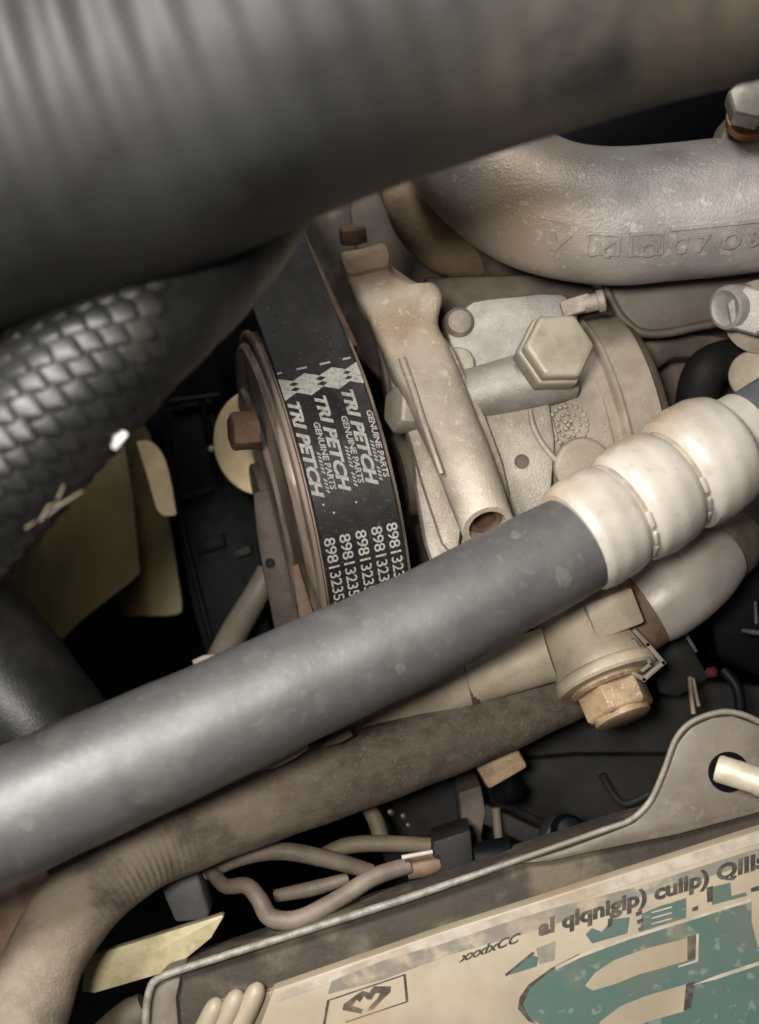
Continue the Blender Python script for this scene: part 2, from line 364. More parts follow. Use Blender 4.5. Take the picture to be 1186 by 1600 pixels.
# ------------------------------------------------------------------ fan in the dark hollow
fan = thing('cooling_fan', 'olive plastic cooling fan with broad blades in the dark hollow', 'fan', P(190, 860, -150))
def blade(outline, z1, z0, th, nu=18, nv=8):
    pts = catmull([tuple(p) for p in outline] + [tuple(outline[0])], 4)
    xs = [p[0] for p in pts]; lo, hi = min(xs) + .3, max(xs) - .3
    rows = []
    for i in range(nu + 1):
        x = lo + (hi - lo) * i / nu; ys = []
        for p, q in zip(pts, pts[1:]):
            if (p[0] - x) * (q[0] - x) <= 0 and p[0] != q[0]: ys.append(p[1] + (q[1] - p[1]) * (x - p[0]) / (q[0] - p[0]))
        z = z0 + (z1 - z0) * (1 - (1 - i / nu) ** 3.6)
        rows.append([P(x, min(ys) + (max(ys) - min(ys)) * j / nv, z) for j in range(nv + 1)])
    top = [v for row in rows for v in row]; n = len(top); w = nv + 1
    V = top + [q - V3((0, 0, th)) for q in top]; F = []
    for i in range(nu):
        for j in range(nv):
            a = i * w + j; F += [[a, a + 1, a + w + 1, a + w], [n + a, n + a + w, n + a + w + 1, n + a + 1]]
    rim = [j for j in range(nv)] + [i * w + nv for i in range(nu)] + [nu * w + j for j in range(nv, 0, -1)] + [i * w for i in range(nu, 0, -1)]
    for a, b in zip(rim, rim[1:] + rim[:1]): F.append([a, b, n + b, n + a])
    return V, F
build('blade', blade([(20, 880), (110, 760), (186, 690), (196, 720), (212, 800), (217, 880), (214, 900), (170, 935), (110, 985), (40, 1060), (0, 1010)], -100, -250, 2.5), M['fan'], fan, sharp=50)
build('blade', blade([(170, 700), (215, 660), (240, 700), (262, 800), (278, 900), (284, 945), (276, 960), (220, 962), (190, 958), (175, 900)], -112, -175, 2.5), M['fan'], fan, sharp=50)
build('blade', blade([(213, 690), (235, 690), (258, 720), (274, 795), (270, 805), (248, 800), (232, 750)], -78, -84, 2.5), M['zinc'], fan, sharp=50)
build('hub', lathe(P(300, 620, -210), (-0.75, -0.15, 0.6), [(0, 26), (30, 26), (34, 22)], 36), M['black'], fan)

# black shroud between fan and pulley
sh = thing('fan_shroud', 'black plastic fan shroud wall beside the yellow zinc disc', 'shroud', P(320, 800, -150))
build('wall', prism([(248, 640), (330, 620), (345, 660), (362, 730), (405, 800), (410, 870), (425, 1010), (330, 1060), (300, 950), (262, 760)], -84, -190, 1.5), M['black'], sh)
build('rib', px_tube([(312, 610, -80, 6), (330, 690, -80, 6), (345, 760, -80, 5)], 10), M['black'], sh)
build('rib', px_tube([(256, 650, -82, 5), (285, 820, -82, 5), (330, 1000, -84, 5)], 10), M['black'], sh)
build('rib', box(P(300, 775, -83), (0.95, 0.25, 0), (0, 0, 1), 16, 2, 4, .4), M['black'], sh)
build('rib', box(P(330, 850, -82), (0.95, 0.3, 0), (0, 0, 1), 10, 5, 4, .4), M['black'], sh)
build('rib', box(P(305, 622, -80), (0.98, 0.12, 0), (0, 0, 1), 18, 1.5, 3, .4), M['dark_panel'], sh)
build('clip', lathe(P(331, 702, -78), (0, 0, 1), [(0, 1.2), (1, 1.2), (1.8, .7)], 12), M['steel'], sh)
build('clip', box(P(380, 862, -80), (0.9, 0.3, 0), (0, 0, 1), 6, 3, 3, .5), M['dark_panel'], sh)
# rusty strut at the bottom of the hollow
tag(build('metal_strut', px_tube([(335, 1050, -70, 22), (365, 990, -66, 22), (400, 930, -62, 20), (420, 890, -62, 18)], 16), M['tab']), 'short grey metal strut leaning behind the pulley above the grey hose', 'strut')

# zinc disc
tag(build('zinc_disc', bevelled(*lathe(P(410, 690, -60), (-0.42, -0.10, 0.9), [(0, 17.8), (2, 17.8), (2.4, 17.2), (2.6, 9)], 56), 0.3), M['zinc']), 'yellow zinc plated round disc behind the brown bolt', 'disc')

# ------------------------------------------------------------------ pulley and ribbed belt
th = R_(10.0)
Dd = V3((0.235, -0.972, 0)).normalized()          # down the belt in the picture
Wx = V3((0.972, 0.235, 0)).normalized()
Wa = (Wx * math.cos(th) - V3((0, 0, 1)) * math.sin(th)).normalized()
Ta = (Wx * math.sin(th) + V3((0, 0, 1)) * math.cos(th)).normalized()
RP = 57.0                                           # belt outer radius
O = P(544, 742, 2) - Ta * RP
BW = 24.0
pul = thing('belt_pulley', 'rust stained multi-flange pulley with its flanged side left of the belt', 'pulley', O)
def strk(t, a): return 0.10 * math.sin(9 * a + t) + 0.06 * math.sin(23 * a)
build('rim', lathe(O, -Wa, [(-BW / 2 - 1.5, 38), (-BW / 2 - 1.5, RP - 2.2), (-BW / 2, RP - 3.2), (BW / 2 + .4, RP - 3.2), (BW / 2 + .9, RP - 2.2), (BW / 2 + 2.0, RP - 2.2), (BW / 2 + 2.6, RP - 3.0), (BW / 2 + 2.7, RP - 4.2), (BW / 2 + 2.0, RP - 6), (BW / 2 + 3.0, RP - 6.5)], 128, ref=Ta), M['pulley'], pul)
build('front_flange', lathe(O, -Wa, [(BW / 2 + 1.2, RP - 6.2), (BW / 2 + 3.4, RP - 6.0), (BW / 2 + 4.8, RP - 7), (BW / 2 + 5.2, RP - 10), (BW / 2 + 6.4, RP - 20), (BW / 2 + 7.6, RP - 21), (BW / 2 + 8.0, RP - 23), (BW / 2 + 7.0, RP - 26), (BW / 2 + 7.2, 10)], 96, ref=Ta, rf=strk), M['pulley'], pul)
build('hub', lathe(O, -Wa, [(BW / 2 + 4, 13), (BW / 2 + 9.5, 12.5), (BW / 2 + 10, 11.5)], 40), M['pulley_dark'], pul)
hb = P(400, 671, -6)
build('hex_bolt', hexhead(hb, (-0.9, -0.1, 0.3), 5.8, 7.6, 0.3), M['brown_bolt'], pul)
# belt
bt = thing('ribbed_belt', 'new black ribbed drive belt with white printed lettering over the pulley', 'drive belt', O)
PH0, PH1 = R_(-37), R_(62)
def belt_pt(s, w, h=0.0):
    """s: mm along the belt from its top point (down the picture), w: mm across"""
    s0 = RP * PH0
    if s >= s0:
        ph = s / RP; n = Ta * math.cos(ph) + Dd * math.sin(ph)
        return O + n * (RP + h) + Wa * w
    n = Ta * math.cos(PH0) + Dd * math.sin(PH0); t = -Ta * math.sin(PH0) + Dd * math.cos(PH0)
    return O + n * (RP + h) + t * (s - s0) + Wa * w
def belt_mesh():
    prof = [(-BW / 2, -3.6), (-BW / 2, -0.35), (-BW / 2 + .35, 0), (BW / 2 - .35, 0), (BW / 2, -0.35), (BW / 2, -3.6)]
    for k in range(6):                              # ribs on the inner side
        x = BW / 2 - 1.2 - k * 3.9
        prof += [(x, -4.6), (x - 1.4, -3.2)]
    ss = [RP * PH0 - 100 + 10 * i for i in range(10)] + [RP * (PH0 + (PH1 - PH0) * i / 60) for i in range(61)]
    m = len(prof); Vv = [belt_pt(s, w, h) for s in ss for w, h in prof]; F = []
    for i in range(len(ss) - 1):
        for k in range(m):
            F.append([i * m + k, i * m + (k + 1) % m, (i + 1) * m + (k + 1) % m, (i + 1) * m + k])
    return Vv, F
build('belt_band', belt_mesh(), M['belt'], bt, sharp=30)
def subdiv(V, F, maxlen):
    bm = bmesh.new(); vs = [bm.verts.new(v) for v in V]
    for f in F:
        try: bm.faces.new([vs[i] for i in f])
        except ValueError: pass
    bmesh.ops.triangulate(bm, faces=bm.faces)
    for _ in range(3):
        es = [e for e in bm.edges if e.calc_length() > maxlen]
        if not es: break
        bmesh.ops.subdivide_edges(bm, edges=es, cuts=1)
        bmesh.ops.triangulate(bm, faces=[f for f in bm.faces if len(f.verts) > 3])
    bm.verts.index_update()
    o = [v.co.copy() for v in bm.verts], [[v.index for v in f.verts] for f in bm.faces]
    bm.free(); return o
def on_belt(vf, s0, w0, h=0.06):
    V, F = subdiv(vf[0], vf[1], 1.2)
    return [belt_pt(s0 + v[0], w0 + v[1], h) for v in V], F
def S(px): return RP * math.asin(max(-1, min(1, px * K / RP)))      # photo px below the belt's top point -> mm along it
def fit(vf, length):
    xs = [v[0] for v in vf[0]]; k = length / (max(xs) - min(xs)); x0 = min(xs)
    return [V3(((v[0] - x0) * k, v[1], 0)) for v in vf[0]], vf[1]
# dashes
for w in (-11.0, -4.2, 2.9, 9.6):
    L = 1.6 if w in (-11.0,) else 3.2 if w < 9 else 2.4
    build('printed_dash', on_belt(([V3((0, -L / 2, 0)), V3((0.8, -L / 2, 0)), V3((0.8, L / 2, 0)), V3((0, L / 2, 0))], [[0, 1, 2, 3]]), S(-186), w), M['belt_print'], bt)
# band of diamonds: three stacked layers of notched emblem shapes
def emblem(w0, half_l=False, half_r=False):
    V, F = [], []
    hw, hh, sp = 4.05, 2.0, 1.95
    def q(*pts):
        b = len(V); V.extend(V3((p[0], p[1], 0)) for p in pts); F.append(list(range(b, b + len(pts))))
    xm = hw * (1 - (sp / 2 - .2) / hh)               # beyond this the three lozenges part into points
    sides = [sd for sd, hide in ((-1, half_l), (1, half_r)) if not hide]
    H = lambda x: hh * (1 - abs(x) / hw) + .2
    for sd in sides:
        q((-sp - H(0), 0), (sp + H(0), 0), (sp + H(xm), sd * xm), (-sp - H(xm), sd * xm))
        for k in (-1, 0, 1):
            q((k * sp - H(xm), sd * xm), (k * sp + H(xm), sd * xm), (k * sp + .2, sd * hw), (k * sp - .2, sd * hw))
    return V, F
for w, hl, hr in ((-12.0, True, False), (-4.0, False, False), (4.3, False, False), (12.0, False, True)):
    build('printed_emblem', on_belt(emblem(0, hl, hr), S(-156), w), M['belt_print'], bt)
for w in (-11.6, -3.6, 4.6):
    build('printed_lettering', on_belt(fit(text_mesh("TRI PETCH", 4.5, 0.21, 0.35), 30.0), S(-132), w + 0.2), M['belt_print'], bt)
for w in (-5.9, 2.4, 10.0):
    build('printed_small_lettering', on_belt(fit(text_mesh("GENUINE PARTS", 2.4, 0.07, 0.2), 20.5), S(-92), w), M['belt_print'], bt)
    build('printed_small_lettering', on_belt(fit(text_mesh("IIIIII IIII", 1.3, 0.02, 0.25), 12.5), S(-46), w - 1.35), M['belt_print'], bt)
for i, w in enumerate((-11.0, -6.4, -1.6, 3.2, 7.8)):
    build('printed_number', on_belt(fit(text_mesh("8981323520", 4.6, 0.05, 0.0, spacing=.95), 26.5), S(88), w), M['belt_print'], bt)
for (px, w) in ((52, -6.5), (44, 0.5), (36, -9)):
    build('printed_dot', on_belt(lathe((0, 0, 0), (0, 0, 1), [(0, .35)], 8, cap1=False), S(px), w), M['belt_print'], bt)

# belt cover strip right of the belt run and brown plate left of it
tag(build('belt_guard', bevelled(*merge(box(P(505, 440, -48), (0.40, -0.9, 0.45), (0.2, 0.1, 0.95), 56, 2.0, 4, 0)), 0.4), M['brown_bolt']), 'narrow brown metal strip beside the upper belt run', 'guard strip')
pb = thing('pulley_plate', 'brown stained plate with small holes below the pulley bolt', 'plate', P(430, 880, -60))
build('plate', prism([(395, 770), (425, 760), (455, 880), (470, 985), (430, 990), (412, 900), (400, 830)], -38, -60, .8), M['pulley_dark'], pb)
build('tab', prism([(455, 885), (466, 880), (492, 965), (470, 985)], -14, -40, .5), M['brown_bolt'], pb)
build('hole_rim', lathe(P(422, 880, -37.5), (0, 0, 1), [(0, 1.6), (.4, 1.6), (.4, 1.0), (.1, .9)], 16), M['black'], pb)

# ------------------------------------------------------------------ compressor / pump casting
cp = thing('pump_housing', 'dusty grey cast metal pump housing with a big hex bolt on top', 'pump', P(860, 640, -60))
CW = V3((0.962, 0.262, -0.08)).normalized()
CO = P(850, 676, -40)
build('body', lathe(CO, CW, [(-22, 20), (-20, 29.5), (-18, 31), (-3, 31.2), (-2.6, 30.5), (2, 30.5), (2.4, 31.4), (13, 31.5), (13.4, 30.2), (16.4, 30.2), (17, 31.5), (17.5, 32.6), (18.2, 33.0), (18.9, 32.6), (19.2, 31.4), (28, 31.2), (29.6, 30.6), (30.4, 29), (30.6, 20)], 110), M['cast_tan'], cp)
build('rear_collar', lathe(CO, CW, [(29, 24), (29, 28.4), (31.5, 28.2), (33, 27), (33.4, 20)], 96), M['cast_dark'], cp)
build('front_plate', prism([(742, 640), (800, 600), (858, 620), (868, 690), (862, 770), (815, 830), (760, 860), (735, 760)], -6.5, -50, 1.4), M['cast'], cp)
build('upper_boss', prism([(694, 500), (722, 488), (738, 470), (800, 462), (880, 458), (905, 500), (850, 560), (760, 585), (716, 582)], -16, -60, 2.2, smooth=2), M['cast_grey'], cp)
build('corner_knob', lathe(P(716, 508, -22), (0, 0, 1), [(0, 5), (6, 4.6), (8.4, 3.4), (9.2, 1.4)], 24), M['cast'], cp)
build('horizontal_boss', tube(Path([(690, 634, -14, 42), (740, 618, -11, 43), (790, 604, -9, 44), (850, 588, -8, 46), (885, 578, -9, 46)], 4), 40), M['cast_grey'], cp)
# big hex bolt
ba = V3((0.13, 0.17, 0.95)).normalized()
bo = P(866, 550, 4)
fl = build('bolt_flange', bevelled(*lathe(bo, ba, [(-6, 11), (0, 11.2), (1.0, 11.1), (1.6, 10.4)], 6, 0.56, ref=(0, 1, 0)), .35), M['bolt'], cp)
build('hex_bolt', bevelled(*lathe(bo + ba * 1.4, ba, [(0, 10.3), (4.6, 10.3), (5.4, 9.0)], 6, 0.56, ref=(0, 1, 0)), 1.1, 20, 3), M['bolt'], cp)
build('ridge', px_tube([(828, 640, -6.5, 4), (834, 668, -6, 5), (848, 694, -6, 5), (866, 716, -6.5, 5), (880, 728, -7, 4)], 10), M['cast'], cp)
build('ridge', px_tube([(742, 646, -7, 6), (752, 700, -7, 6), (772, 760, -7, 6), (790, 806, -7, 5)], 12), M['cast'], cp)
build('mounting_ear', prism([(690, 548), (722, 540), (742, 560), (738, 600), (705, 612)], -12, -40, 2, smooth=2), M['cast'], cp)
# cast stamp: ring of beads, inner ring and marks, following the body
def on_body(px, py):
    # nearest camera-side point of the casting cylinder under this photo place
    g = P(px, py, -9)
    t = (g - CO).dot(CW); c = CO + CW * t; d = g - c; d -= CW * d.dot(CW); yv = d - V3((0, 0, 1)) * 0
    side = CW.cross(V3((0, 0, 1))).normalized(); q = d.dot(side); up = side.cross(CW).normalized()
    if up.z < 0: up = -up
    h = math.sqrt(max(0, 31.4 ** 2 - q * q)); return c + side * q + up * h, (side * q + up * h).normalized()
st = []
for k in range(22):
    a = 2 * math.pi * k / 22; p, n = on_body(888 + 30 * math.cos(a), 664 + 30 * math.sin(a))
    st.append(lathe(p, n, [(-.4, .75), (.3, .7), (.55, .35)], 8))
for k in range(12):
    a = 2 * math.pi * k / 12; p, n = on_body(888 + 18 * math.cos(a), 664 + 18 * math.sin(a))
    st.append(lathe(p, n, [(-.4, .7), (.3, .6), (.5, .3)], 8))
for dx, dy in ((-5, -5), (4, -6), (0, 0), (-4, 6), (6, 5)):
    p, n = on_body(888 + dx, 664 + dy); st.append(lathe(p, n, [(-.4, .8), (.4, .6), (.5, .3)], 8))
so = build('cast_stamp', merge(*st), M['cast'], cp); so['kind'] = 'stuff'
tv, tf = text_mesh("2", 4.0, 0.1, 0, 0.3)
cx = sum(v.x for v in tv) / len(tv); cy = sum(v.y for v in tv) / len(tv)
p, n = on_body(948, 664); ax_, u_, v_ = basis(n, (0, 1, 0))
build('cast_numeral', ([p + (-v_) * (v.x - cx) * -1 * -1 + u_ * (v.y - cy) + n * (v.z + .1) for v in tv], tf), M['cast'], cp)
build('round_cap', bevelled(*lathe(P(908, 728, -9), (0.12, -0.1, 1), [(0, 8.6), (2.6, 8.4), (3.2, 7.6)], 36), .3), M['cast_tan'], cp)
build('dimple', lathe(P(815, 721, -6.3), (0, 0, 1), [(0, 2.2), (0.25, 2.2), (0.25, 1.7), (.05, 1.6)], 20), M['cast_dark'], cp)
build('sensor', merge(box(P(900, 478, -12), (0.95, 0.28, 0.1), (0, 0, 1), 9, 5, 5, .6), lathe(P(912, 476, -11), (0.95, 0.2, 0.1), [(0, 2.6), (4, 2.6), (4.2, 3.3), (6, 3.3), (6.4, 2.8)], 18)), M['cast'], cp)

# ------------------------------------------------------------------ bracket arm with tube
br = thing('cast_bracket', 'bronze stained cast bracket arm ending in a hollow tube', 'bracket', P(660, 600, -40))
ST = [((530, 398), (604, 380), 4, 16, 6, 0), ((536, 420), (609, 402), 5, 18, 6, 0), ((544, 442), (615, 428), 3, 18, 6, 0), ((553, 458), (648, 440), 2, 20, 5, 0),
      ((562, 474), (680, 440), 2, 20, 7, 0), ((574, 496), (693, 466), 2, 20, 7, 0), ((586, 524), (686, 506), 1, 20, 7, 0), ((602, 556), (702, 536), 1, 20, 7, 0),
      ((620, 594), (718, 572), 4, 19, 5.5, 0), ((646, 642), (740, 626), 7, 18, 3.6, 0), ((676, 706), (768, 694), 10, 16.5, 2.3, 8), ((700, 765), (786, 746), 13, 16, 2, 20), ((721, 826), (803, 799), 16, 16, 2, 34)]
def loft(st, n=36, sub=4):
    rows = catmull([[*P(*l, z), *P(*r, z), th, e, R_(tl)] for l, r, z, th, e, tl in st], sub)
    V, F = [], []
    for i, q in enumerate(rows):
        L, Rr, th, e, tl = V3(q[0:3]), V3(q[3:6]), q[6], q[7], q[8]
        c = (L + Rr) / 2; hw = (Rr - L) / 2
        nx = rows[min(i + 1, len(rows) - 1)]; pv = rows[max(i - 1, 0)]
        t = V3([(nx[k] + nx[k + 3] - pv[k] - pv[k + 3]) for k in range(3)]).normalized()
        t = (t - hw.normalized() * t.dot(hw.normalized())).normalized()
        up0 = hw.cross(t).normalized(); up0 = up0 if up0.z > 0 else -up0
        up = up0 * math.cos(tl) - t * math.sin(tl)
        c = c - up0 * (th / 2)
        for k in range(n):
            a = 2 * math.pi * k / n; ca_, sa_ = math.cos(a), math.sin(a)
            V.append(c + hw * math.copysign(abs(ca_) ** (2 / e), ca_) + up * (th / 2) * math.copysign(abs(sa_) ** (2 / e), sa_))
        end = (c, hw, up, t, th)
    m = len(rows)
    for i in range(m - 1):
        for k in range(n): F.append([i * n + k, i * n + (k + 1) % n, (i + 1) * n + (k + 1) % n, (i + 1) * n + k])
    F.append(list(range(n))[::-1])
    c, hw, up, t, th = end; nrm = hw.cross(up).normalized(); nrm = nrm if nrm.dot(t) > 0 else -nrm
    prev = [(m - 1) * n + k for k in range(n)]
    for k_, back in ((0.95, -0.4), (0.74, -0.4), (0.70, 0.2), (0.70, 12)):
        b = len(V)
        for k in range(n):
            a = 2 * math.pi * k / n
            V.append(c - nrm * back + (hw * math.cos(a) + up * (th / 2) * math.sin(a)) * k_)
        cur = list(range(b, b + n))
        for k in range(n): F.append([prev[k], prev[(k + 1) % n], cur[(k + 1) % n], cur[k]])
        prev = cur
    F.append(prev)
    return (V, F), c, nrm
arm_mesh, tip, tipn = loft(ST)
build('arm', arm_mesh, M['bracket'], br, sharp=30)
build('rib', px_tube([(628, 560, 3, 6), (646, 610, 6, 6), (662, 660, 8, 5), (690, 740, 10, 4)], 12), M['bracket'], br)
build('head_block', prism([(527, 392), (566, 386), (604, 374), (611, 398), (611, 416), (541, 432), (533, 412)], 7.5, -14, 2.2), M['bronze'], br)
build('head_stud', hexhead(P(553, 380, -16), (-0.1, 0.9, 0.35), 4.3, 5, 0.2), M['brown_bolt'], br)
build('tube_liner', lathe(tip - tipn * 8, tipn, [(0, 5.0), (4.5, 5.0), (4.5, 3.4), (.5, 3.2)], 28), M['brown_bolt'], br)
build('web', prism([(640, 640), (668, 640), (700, 720), (735, 840), (740, 930), (690, 930), (664, 850), (648, 760)], -12, -45, 2.5), M['cast'], br)
build('gusset', prism([(690, 520), (712, 548), (734, 600), (760, 650), (786, 720), (800, 780), (770, 800), (720, 680), (690, 590)], -3, -40, 2.0), M['bracket'], br)
build('flank', prism([(606, 560), (628, 572), (652, 640), (680, 720), (722, 828), (716, 880), (690, 850), (660, 760), (640, 690), (612, 610)], -6, -36, 2.0), M['bracket'], br)
build('side_bolt', merge(hexhead(P(652, 640, -8), (-0.86, 0.02, 0.42), 7.2, 8, 0.45), lathe(P(655, 640, -10), (-0.86, 0.02, 0.42), [(0, 7.8), (1.5, 7.8), (2, 7.2)], 32)), M['cast'], br)
build('spacer', lathe(P(650, 740, -34), (-0.95, -0.2, 0.2), [(0, 13), (5, 13), (6, 12)], 36), M['cast_dark'], br)

# ------------------------------------------------------------------ cast iron pipe, upper right
ip = thing('iron_pipe', 'fat grey cast iron pipe elbow with raised lettering at upper right', 'pipe', P(940, 340, -40))
ipp = Path([(640, -60, -60, 100), (668, 60, -44, 100), (700, 170, -30, 102), (752, 255, -22, 104), (836, 316, -16, 105), (940, 338, -14, 106), (1050, 332, -14, 106), (1186, 318, -14, 106), (1330, 300, -14, 106)], 10)
build('pipe_wall', tube(ipp, 64, lambda l, a: 0.07 * math.sin(l * .21 + 2 * a)), M['pipe_iron'], ip)
# raised letters along the lower side
def len_at(path, px):
    best = min(range(len(path.pts)), key=lambda i: abs(path.pts[i].x - P(px, 0, path.pts[i].z).x) + (0 if path.pts[i].y < P(0, 240, 0).y else 1e3))
    return path.len[best]
sgn = -1 if (ipp.surf(ipp.len[-20], 0.8) - ipp.surf(ipp.len[-20], -0.8)).y > 0 else 1
def on_pipe(vf, l0, ang, k=1.0):
    V, F = vf; out = []
    r0 = 19.6
    for v in V:
        out.append(ipp.surf(l0 + v.x, sgn * (ang - v.y / r0), v.z + 0.15))
    return out, F
l0 = len_at(ipp, 870)
for i, (chs, w, z) in enumerate((("V", 1, 7), ("X", 11.2, 6), ("O", 21.4, 6), ("C", 30, 7), ("7", 37.5, 7), ("O", 44.5, 7), ("8", 52, 7))):
    build('raised_letter', on_pipe(text_mesh(chs, z, 0.22, 0.15, 1.0), l0 + w, 1.13), M['pipe_iron'], ip)
def frame_strip(w, h, t):
    V, F = [], []
    for (x0, y0, x1, y1) in ((0, 0, w, t), (0, h - t, w, h), (0, 0, t, h), (w - t, 0, w, h)):
        b = len(V)
        for zz in (-.5, .85):
            for q in ((x0, y0), (x1, y0), (x1, y1), (x0, y1)): V.append(V3((q[0], q[1], zz)))
        F += [[b + 4, b + 5, b + 6, b + 7]] + [[b + k, b + (k + 1) % 4, b + 4 + (k + 1) % 4, b + 4 + k] for k in range(4)]
    return V, F
build('raised_frame', on_pipe(frame_strip(8.0, 6.4, .8), l0 + 9.6, 1.12), M['pipe_iron'], ip)
build('raised_frame', on_pipe(frame_strip(8.6, 6.8, .8), l0 + 19.4, 1.13), M['pipe_iron'], ip)
build('raised_frame', on_pipe(frame_strip(30.0, .9, .45), l0 + 30, 0.80), M['pipe_iron'], ip)
build('raised_frame', on_pipe(frame_strip(7.0, .9, .45), l0 - 1, 0.74), M['pipe_iron'], ip)
# dark manifold stub with a collar, left of the pipe
mf = thing('manifold_stub', 'dark brown rounded manifold stub left of the grey iron pipe', 'manifold', P(680, 360, -60))
mp_ = Path([(640, 180, -60, 74), (655, 260, -56, 74), (690, 325, -54, 76), (740, 368, -54, 74), (800, 390, -62, 70)], 8)
build('stub_wall', tube(mp_, 44), M['cast_dark'], mf)
mp2 = Path([(640, 150, -44, 46), (640, 250, -40, 46), (652, 330, -38, 46), (690, 385, -42, 40), (740, 402, -50, 36)], 8)
build('stub_lip', tube(mp2, 36), M['bronze'], mf)

# heat shield with rolled edge under the pipe
hs = thing('heat_shield', 'brown sheet metal shield with a rolled edge below the iron pipe', 'shield', P(1060, 470, -40))
build('sheet', prism([(945, 420), (1250, 400), (1250, 480), (1120, 500), (1040, 518), (1000, 516), (970, 490), (953, 460)], -36, -42, 1.0, smooth=2), M['tab'], hs)
build('rolled_edge', px_tube([(940, 430, -33, 7), (952, 462, -33, 7), (972, 496, -33, 7), (1002, 519, -33, 7), (1042, 520, -33, 7), (1100, 508, -33, 7), (1190, 492, -33, 7)], 12), M['tab'], hs)
# right hand fasteners
fb = thing('flange_nut', 'bright steel flange nut below the iron pipe at the right edge', 'nut', P(1165, 480, -20), 'steel fasteners at the right edge')
build('hex_body', hexhead(P(1178, 486, -12), (-0.35, -0.12, 0.9), 7.6, 9, 0.2), M['cast_grey'], fb)
build('rounded_end', lathe(P(1150, 480, -10), (-0.80, -0.15, 0.55), [(-3, 6.8), (3.4, 6.8), (4.6, 6.2), (4.9, 5.2), (4.2, 4.4), (3.9, 1.0)], 32), M['cast_grey'], fb)
build('flange', lathe(P(1190, 495, -16), (-0.3, -0.1, 0.95), [(0, 11), (2, 11), (3.5, 8)], 36), M['cast_tan'], fb)
tag(build('round_plug', bevelled(*lathe(P(1186, 588, -24), (-0.6, 0.0, 0.8), [(-10, 7.4), (6, 7.4), (7.4, 6.8), (7.8, 5)], 40), .3), M['beige_pipe']), 'yellowish round metal plug beside the dark elbow hose at right', 'plug')
tag(build('elbow_hose', px_tube([(1090, 660, -40, 36), (1092, 610, -34, 34), (1108, 575, -32, 33), (1150, 560, -38, 32), (1210, 556, -46, 30)], 28), M['dark_panel']), 'short dark elbow hose above the white plastic coupling', 'hose')
tb = thing('banjo_bolt', 'shiny bolt with a copper washer in the top right corner', 'bolt', P(1165, 170, 0))
build('hex_head', hexhead(P(1168, 170, 4), (-0.1, 0.15, 0.97), 6.8, 8, 0.25), M['steel'], tb)
build('copper_washer', lathe(P(1170, 192, -2), (-0.1, 0.35, 0.9), [(0, 6.8), (3.0, 6.8), (3.4, 6.2)], 36), M['copper'], tb)
build('lug', prism([(1118, 240), (1138, 178), (1186, 150), (1230, 160), (1230, 260)], -4, -20, 1.5), M['cast'], tb)
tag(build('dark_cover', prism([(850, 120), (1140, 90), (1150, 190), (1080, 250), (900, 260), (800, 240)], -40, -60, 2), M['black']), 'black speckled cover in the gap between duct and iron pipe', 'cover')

# ------------------------------------------------------------------ white corrugated coupling
wc = thing('plastic_coupling', 'yellowed white plastic corrugated coupling at the end of the grey hose', 'coupling', P(1010, 770, 20))
ca, cb = P(898, 846, 30), P(1152, 686, 14)
cax = (cb - ca).normalized(); Lc = (cb - ca).length; kx = Lc / 300.0
prof = []
def bulge(t0, t1, ra, rb, rm, n=12):
    for i in range(n + 1):
        x = i / n; base = ra + (rb - ra) * x
        prof.append(((t0 + (t1 - t0) * x) * kx, (base + (rm - (ra + rb) / 2) * (math.sin(math.pi * x) ** 0.36)) * 0.172))
bulge(-2, 78, 84, 83, 93)
bulge(85, 175, 83, 83, 98)
bulge(182, 284, 83, 78, 102)
prof += [((288) * kx, 72 * .172), (320 * kx, 70 * .172), (322 * kx, 60 * .172)]
prof = [(-3 * kx, 76 * .172)] + prof
build('bellows', lathe(ca, cax, prof, 72, rf=lambda t, a: 0.10 * math.sin(2 * a + t)), M['white_plastic'], wc)
ax_, u_, v_ = basis(cax)
for tt in (81.5, 178.5):
    build('dirty_groove', lathe(ca, cax, [((tt - 4.5) * kx, 82.6 * .172), ((tt - 3) * kx, 84.2 * .172), ((tt + 3) * kx, 84.2 * .172), ((tt + 4.5) * kx, 82.6 * .172)], 64, cap0=False, cap1=False), M['groove_dirt'], wc)
vs_ = 1 if v_.y < 0 else -1
for tt in (82, 178):
    for a in (0.30, 0.72, 1.08):
        q = ca + cax * (tt * kx) + (u_ * math.cos(a) + v_ * (vs_ * math.sin(a))) * (84 * .172)
        build('rib_tab', box(q, cax, (u_ * math.cos(a) + v_ * (vs_ * math.sin(a))), 1.5, 4.6, 1.5, .5), M['white_plastic'], wc)
build('stain_edge', lathe(ca, cax, [(-3.3 * kx, 82 * .172), (-1.0 * kx, 86.5 * .172), (4 * kx, 91 * .172)], 24, rot=0.35, cap0=False, cap1=False), M['stain'], wc) if False else None
tag(build('blue_hose', tube(Path([(1120, 708, 15, 62), (1165, 676, 12, 62), (1240, 630, 8, 62), (1320, 590, 4, 62)], 6), 36), M['blue_hose']), 'slate blue hose leaving the white coupling at the right edge', 'hose')

